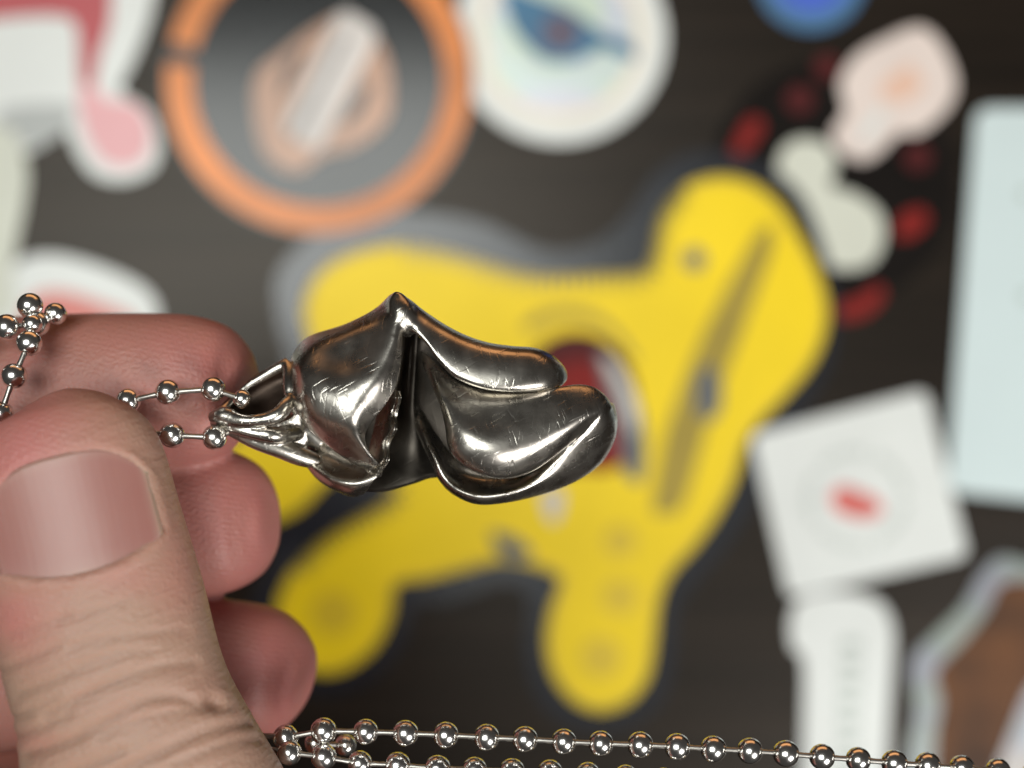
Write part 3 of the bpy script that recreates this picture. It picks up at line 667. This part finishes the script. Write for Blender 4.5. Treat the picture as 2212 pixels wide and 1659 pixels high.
def seg_dist(px, py, poly):
    best = np.full(px.shape, 1e9); along = np.zeros(px.shape)
    for (x0, y0), (x1, y1) in zip(poly[:-1], poly[1:]):
        dx, dy = x1 - x0, y1 - y0; L2 = dx * dx + dy * dy
        t = np.clip(((px - x0) * dx + (py - y0) * dy) / L2, 0, 1)
        d = np.hypot(px - x0 - t * dx, py - y0 - t * dy); best = np.minimum(best, d)
    return best
front = (nr[:, 2] > 0.05) & (ZM > 2.5)
disp = np.zeros(nv)
creases = [  # polyline, depth mm, width px
    ([(60, 1632), (142, 1605), (190, 1581), (244, 1551), (291, 1524), (339, 1508), (389, 1508), (430, 1522), (470, 1516)], 0.55, 10),
    ([(250, 1672), (291, 1652), (339, 1629), (406, 1598), (474, 1574), (540, 1562)], 0.55, 10),
    ([(215, 1590), (302, 1557), (372, 1541), (440, 1534), (500, 1530)], 0.40, 8),
    ([(100, 1545), (163, 1513), (220, 1486), (288, 1459), (339, 1442), (420, 1432)], 0.38, 9),
    ([(40, 1500), (110, 1470), (180, 1440), (250, 1415), (330, 1405)], 0.25, 8),
    ([(150, 1400), (200, 1385), (271, 1375), (339, 1368), (400, 1362)], 0.24, 8),
    ([(0, 1450), (60, 1425), (130, 1395)], 0.22, 8), ([(0, 1560), (60, 1540), (120, 1510)], 0.26, 8),
    ([(0, 1610), (70, 1580), (150, 1545)], 0.26, 8), ([(380, 1650), (440, 1625), (520, 1600), (570, 1598)], 0.4, 9),
    ([(120, 1340), (200, 1322), (280, 1300)], 0.16, 7), ([(20, 1370), (90, 1350), (150, 1330)], 0.16, 7),
    ([(100, 1690), (180, 1660), (260, 1625)], 0.35, 9), ([(455, 1512), (468, 1520)], 0.5, 13)]
for poly, dep, wd in creases:
    d = seg_dist(PX, PY, [tuple(q) for q in crom(np.array(poly, float), 4)])
    dep *= 0.62
    disp -= np.where(front, dep * np.exp(-(d / wd) ** 2), 0)
    disp += np.where(front, 0.2 * dep * np.exp(-((d - 2.6 * wd) / (1.5 * wd)) ** 2), 0)
# nail seat on the thumb: local axes of the last joint
ax = np.array([-0.245, -0.97]); sx = np.array([0.97, -0.245]); NC = np.array([158.0, 1128.0])
def nail_local(px, py):
    dx, dy = px - NC[0], py - NC[1]
    return dx * sx[0] + dy * sx[1], dx * ax[0] + dy * ax[1]          # across, along (towards tip)
NA, NB0, NB1 = 180.0, -112.0, 148.0                                   # half-width, cuticle, free edge
def nail_sd(u, v):
    """>0 inside the nail outline, px"""
    r = np.clip(np.abs(u) / NA, 0, 1.2)
    top = NB1 - 84 * r ** 3.4; bot = NB0 + 46 * r ** 2.2
    return np.minimum(np.minimum(NA - np.abs(u), top - v), v - bot)
u, v = nail_local(PX, PY); sd = nail_sd(u, v)
inn = 1 / (1 + np.exp(-(sd - 5) / 4.0))
disp += np.where(front, -0.42 * inn, 0)
fold = np.exp(-((sd + 15) / 13.0) ** 2) * np.where(v < 105, 1.0, np.exp(-((v - 105) / 20.0) ** 2))
disp += np.where(front, 0.20 * fold, 0)
co += nr * (disp * 0.001)[:, None]
hme.vertices.foreach_set('co', co.astype(np.float32).ravel()); hme.update()
# colour of the skin: flushed finger pads and tips, tanner knuckle, stored per vertex
flush = np.zeros(nv)
def bump2(cx, cy, rx, ry): return np.exp(-(((PX - cx) / rx) ** 2 + ((PY - cy) / ry) ** 2))
bk = 1 / (1 + np.exp(np.clip((ZM - 0.6) / 0.8, -30, 30)))
flush += bk * (0.70 + 0.25 * np.clip((PX - 250) / 350, 0, 1))
flush += (1 - bk) * (0.95 * np.clip((1270 - PY) / 260, 0, 1) * np.exp(-((PX - 40) / 190.0) ** 2))
flush += (1 - bk) * (0.75 * bump2(20, 1340, 110, 90) + 0.4 * bump2(250, 1250, 120, 50) + 0.35 * bump2(395, 1200, 60, 150) + 0.4 * bump2(60, 1600, 60, 30))
flush = np.clip(flush, 0, 1)
att = hme.attributes.new('flush', 'FLOAT', 'POINT'); att.data.foreach_set('value', flush.astype(np.float32))
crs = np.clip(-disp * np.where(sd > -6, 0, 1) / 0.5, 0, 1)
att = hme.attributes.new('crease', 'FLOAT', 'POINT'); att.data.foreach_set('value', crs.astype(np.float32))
hme.materials.clear()

def skin_material():
    m, nt, b = new_mat('skin')
    tc = N(nt, 'ShaderNodeTexCoord')
    fl = N(nt, 'ShaderNodeAttribute', attribute_name='flush')
    n1 = N(nt, 'ShaderNodeTexNoise'); n1.inputs['Scale'].default_value = 190; n1.inputs['Detail'].default_value = 5
    nt.links.new(tc.outputs['Object'], n1.inputs['Vector'])
    mx = N(nt, 'ShaderNodeMath', operation='MULTIPLY_ADD'); mx.inputs[1].default_value = 0.5; mx.inputs[2].default_value = -0.25
    nt.links.new(n1.outputs[0], mx.inputs[0])
    ad = N(nt, 'ShaderNodeMath', operation='ADD'); nt.links.new(fl.outputs['Fac'], ad.inputs[0]); nt.links.new(mx.outputs[0], ad.inputs[1])
    c = ramp(nt, ad.outputs[0], [(0.0, (0.345, 0.212, 0.155)), (0.45, (0.365, 0.182, 0.140)), (1.0, (0.40, 0.145, 0.128))])
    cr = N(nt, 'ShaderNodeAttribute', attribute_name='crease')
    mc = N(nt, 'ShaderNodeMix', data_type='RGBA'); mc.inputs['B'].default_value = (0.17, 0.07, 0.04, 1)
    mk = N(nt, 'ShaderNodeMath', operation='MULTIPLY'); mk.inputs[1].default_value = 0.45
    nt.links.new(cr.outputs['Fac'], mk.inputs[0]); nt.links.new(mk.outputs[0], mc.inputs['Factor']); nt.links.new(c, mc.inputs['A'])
    nt.links.new(mc.outputs['Result'], b.inputs['Base Color'])
    b.inputs['Subsurface Weight'].default_value = 0.35
    b.inputs['Subsurface Radius'].default_value = (1.0, 0.35, 0.2); b.inputs['Subsurface Scale'].default_value = 0.0016
    b.inputs['Roughness'].default_value = 0.5
    b.inputs['Specular IOR Level'].default_value = 0.4
    # fine lines running across the thumb
    mp = N(nt, 'ShaderNodeMapping', vector_type='TEXTURE'); mp.inputs['Rotation'].default_value = (0, 0, math.radians(22)); mp.inputs['Scale'].default_value = (1 / 190, 1 / 1250, 1 / 300)
    nt.links.new(tc.outputs['Object'], mp.inputs['Vector'])
    n2 = N(nt, 'ShaderNodeTexNoise'); n2.inputs['Scale'].default_value = 1; n2.inputs['Detail'].default_value = 4; n2.inputs['Distortion'].default_value = 0.4
    nt.links.new(mp.outputs[0], n2.inputs['Vector'])
    # print ridges on the pads
    mp2 = N(nt, 'ShaderNodeMapping'); mp2.inputs['Rotation'].default_value = (0, 0, math.radians(12))
    nt.links.new(tc.outputs['Object'], mp2.inputs['Vector'])
    wv = N(nt, 'ShaderNodeTexWave', bands_direction='Y'); wv.inputs['Scale'].default_value = 620; wv.inputs['Distortion'].default_value = 2.5
    wv.inputs['Detail'].default_value = 1.5; wv.inputs['Detail Scale'].default_value = 0.3
    nt.links.new(mp2.outputs[0], wv.inputs['Vector'])
    mr = N(nt, 'ShaderNodeMix'); nt.links.new(fl.outputs['Fac'], mr.inputs['Factor'])
    w2 = N(nt, 'ShaderNodeMath', operation='MULTIPLY'); w2.inputs[1].default_value = 0.07; nt.links.new(wv.outputs['Fac'], w2.inputs[0])
    nt.links.new(n2.outputs[0], mr.inputs['A']); nt.links.new(w2.outputs[0], mr.inputs['B'])
    n3 = N(nt, 'ShaderNodeTexNoise'); n3.inputs['Scale'].default_value = 2600; n3.inputs['Detail'].default_value = 2
    nt.links.new(tc.outputs['Object'], n3.inputs['Vector'])
    b1 = N(nt, 'ShaderNodeBump'); b1.inputs['Strength'].default_value = 0.6; b1.inputs['Distance'].default_value = 0.0004
    nt.links.new(mr.outputs['Result'], b1.inputs['Height'])
    vo = N(nt, 'ShaderNodeTexVoronoi', feature='DISTANCE_TO_EDGE'); vo.inputs['Scale'].default_value = 1500
    nt.links.new(tc.outputs['Object'], vo.inputs['Vector'])
    vs_ = N(nt, 'ShaderNodeMath', operation='MULTIPLY_ADD'); vs_.inputs[1].default_value = 1.6
    nt.links.new(vo.outputs['Distance'], vs_.inputs[0]); nt.links.new(n3.outputs[0], vs_.inputs[2])
    b2 = N(nt, 'ShaderNodeBump'); b2.inputs['Strength'].default_value = 0.4; b2.inputs['Distance'].default_value = 0.00012
    nt.links.new(vs_.outputs[0], b2.inputs['Height']); nt.links.new(b1.outputs[0], b2.inputs['Normal'])
    nt.links.new(b2.outputs[0], b.inputs['Normal'])
    return m
hand = thing('hand', 'left hand pinching the ball chain between thumb and index finger', 'hand')
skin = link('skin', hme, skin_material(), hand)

# thumb nail: a thin curved plate resting in its seat
def nail_material():
    m, nt, b = new_mat('fingernail')
    at = N(nt, 'ShaderNodeAttribute', attribute_name='pale')
    tc = N(nt, 'ShaderNodeTexCoord')
    no = N(nt, 'ShaderNodeTexNoise'); no.inputs['Scale'].default_value = 150; no.inputs['Detail'].default_value = 3
    nt.links.new(tc.outputs['Object'], no.inputs['Vector'])
    ad = N(nt, 'ShaderNodeMath', operation='MULTIPLY_ADD'); ad.inputs[1].default_value = 0.3
    nt.links.new(no.outputs[0], ad.inputs[0]); nt.links.new(at.outputs['Fac'], ad.inputs[2])
    nt.links.new(ramp(nt, ad.outputs[0], [(0.05, (0.28, 0.115, 0.098)), (0.45, (0.31, 0.160, 0.132)), (1.0, (0.38, 0.29, 0.21))]), b.inputs['Base Color'])
    b.inputs['Roughness'].default_value = 0.42; b.inputs['Subsurface Weight'].default_value = 0.3
    b.inputs['Subsurface Radius'].default_value = (1.0, 0.4, 0.25); b.inputs['Subsurface Scale'].default_value = 0.001
    mp = N(nt, 'ShaderNodeMapping', vector_type='TEXTURE'); mp.inputs['Rotation'].default_value = (0, 0, math.radians(14)); mp.inputs['Scale'].default_value = (1 / 900, 1 / 40, 1 / 40)
    nt.links.new(tc.outputs['Object'], mp.inputs['Vector'])
    n2 = N(nt, 'ShaderNodeTexNoise'); n2.inputs['Scale'].default_value = 1; n2.inputs['Detail'].default_value = 2
    nt.links.new(mp.outputs[0], n2.inputs['Vector'])
    b1 = N(nt, 'ShaderNodeBump'); b1.inputs['Strength'].default_value = 0.35; b1.inputs['Distance'].default_value = 0.0001
    nt.links.new(n2.outputs[0], b1.inputs['Height']); nt.links.new(b1.outputs[0], b.inputs['Normal'])
    return m
from mathutils.bvhtree import BVHTree
bvh = BVHTree.FromPolygons([Vector(c) for c in co], [tuple(p.vertices) for p in hme.polygons])
nu_, nv_ = 41, 31; gv = []; pale = []
eye = Vector((0, 0, CAM_H))
for j in range(nv_):
    for i in range(nu_):
        uu = -1 + 2 * i / (nu_ - 1); tt = j / (nv_ - 1); r = abs(uu)
        top = NB1 - 84 * r ** 3.4; bot = NB0 + 46 * r ** 2.2
        U_ = uu * (NA + 3); V_ = bot - 5 + (top - bot + 5) * tt
        x = NC[0] + U_ * sx[0] + V_ * ax[0]; y = NC[1] + U_ * sx[1] + V_ * ax[1]
        gv.append((x, y)); pale.append(0.32 * max(0, (tt - 0.90) / 0.10) + (0.75 if uu > 0 else 0.3) * max(0, (r - 0.88) / 0.12) + 0.3 * (1 - r) * max(0, 0.16 - tt) / 0.16 + 0.12 * math.exp(-((uu + 0.1) / 0.5) ** 2))
zs = []
for x, y in gv:
    q = P(x, y, 0); hit = bvh.ray_cast(eye, (q - eye).normalized())
    zs.append((hit[0].z - (CAM_H - FOCUS)) * 1000 if hit[0] is not None else 8.0)
zs = np.array(zs).reshape(nv_, nu_)
# a plate keeps its own smooth arch instead of following every dent
uu = np.linspace(-1, 1, nu_); tt = np.linspace(0, 1, nv_)
A_ = np.array([[1, a, a * a, abs(a) ** 4, t_, t_ * t_] for t_ in tt for a in uu]); sol = np.linalg.lstsq(A_, zs.ravel(), rcond=None)[0]
zf_ = (A_ @ sol).reshape(nv_, nu_) + 0.06
rr_ = np.clip(np.abs(u) / (NA + 3), 0, 1.2); top_ = NB1 - 84 * rr_ ** 3.4; bot_ = NB0 + 46 * rr_ ** 2.2
uq = np.clip(u / (NA + 3), -1, 1); tq = np.clip((v - bot_ + 5) / (top_ - bot_ + 5), 0, 1)
plate = sol[0] + sol[1] * uq + sol[2] * uq ** 2 + sol[3] * uq ** 4 + sol[4] * tq + sol[5] * tq ** 2 + 0.06
zlim = (CAM_H - FOCUS) + (plate + 0.10 - 0.45 * np.clip((sd + 1) / 13, 0, 1)) * 0.001
under = front & (sd > -1) & (co[:, 2] > zlim)
co[under, 2] = zlim[under]
hme.vertices.foreach_set('co', co.astype(np.float32).ravel()); hme.update()
vs = [P(gv[j * nu_ + i][0], gv[j * nu_ + i][1], float(zf_[j, i])) for j in range(nv_) for i in range(nu_)]
fs = [(j * nu_ + i, j * nu_ + i + 1, (j + 1) * nu_ + i + 1, (j + 1) * nu_ + i) for j in range(nv_ - 1) for i in range(nu_ - 1)]
nme = mesh('thumbnail', vs, fs)
bm = bmesh.new(); bm.from_mesh(nme); bmesh.ops.recalc_face_normals(bm, faces=bm.faces)
if sum(f.normal.z for f in bm.faces) < 0: bmesh.ops.reverse_faces(bm, faces=bm.faces)
bm.to_mesh(nme); bm.free()
att = nme.attributes.new('pale', 'FLOAT', 'POINT'); att.data.foreach_set('value', np.array(pale, np.float32))
nail = link('thumbnail', nme, nail_material(), hand)
s = nail.modifiers.new('thickness', 'SOLIDIFY'); s.thickness = 0.0004; s.offset = -1
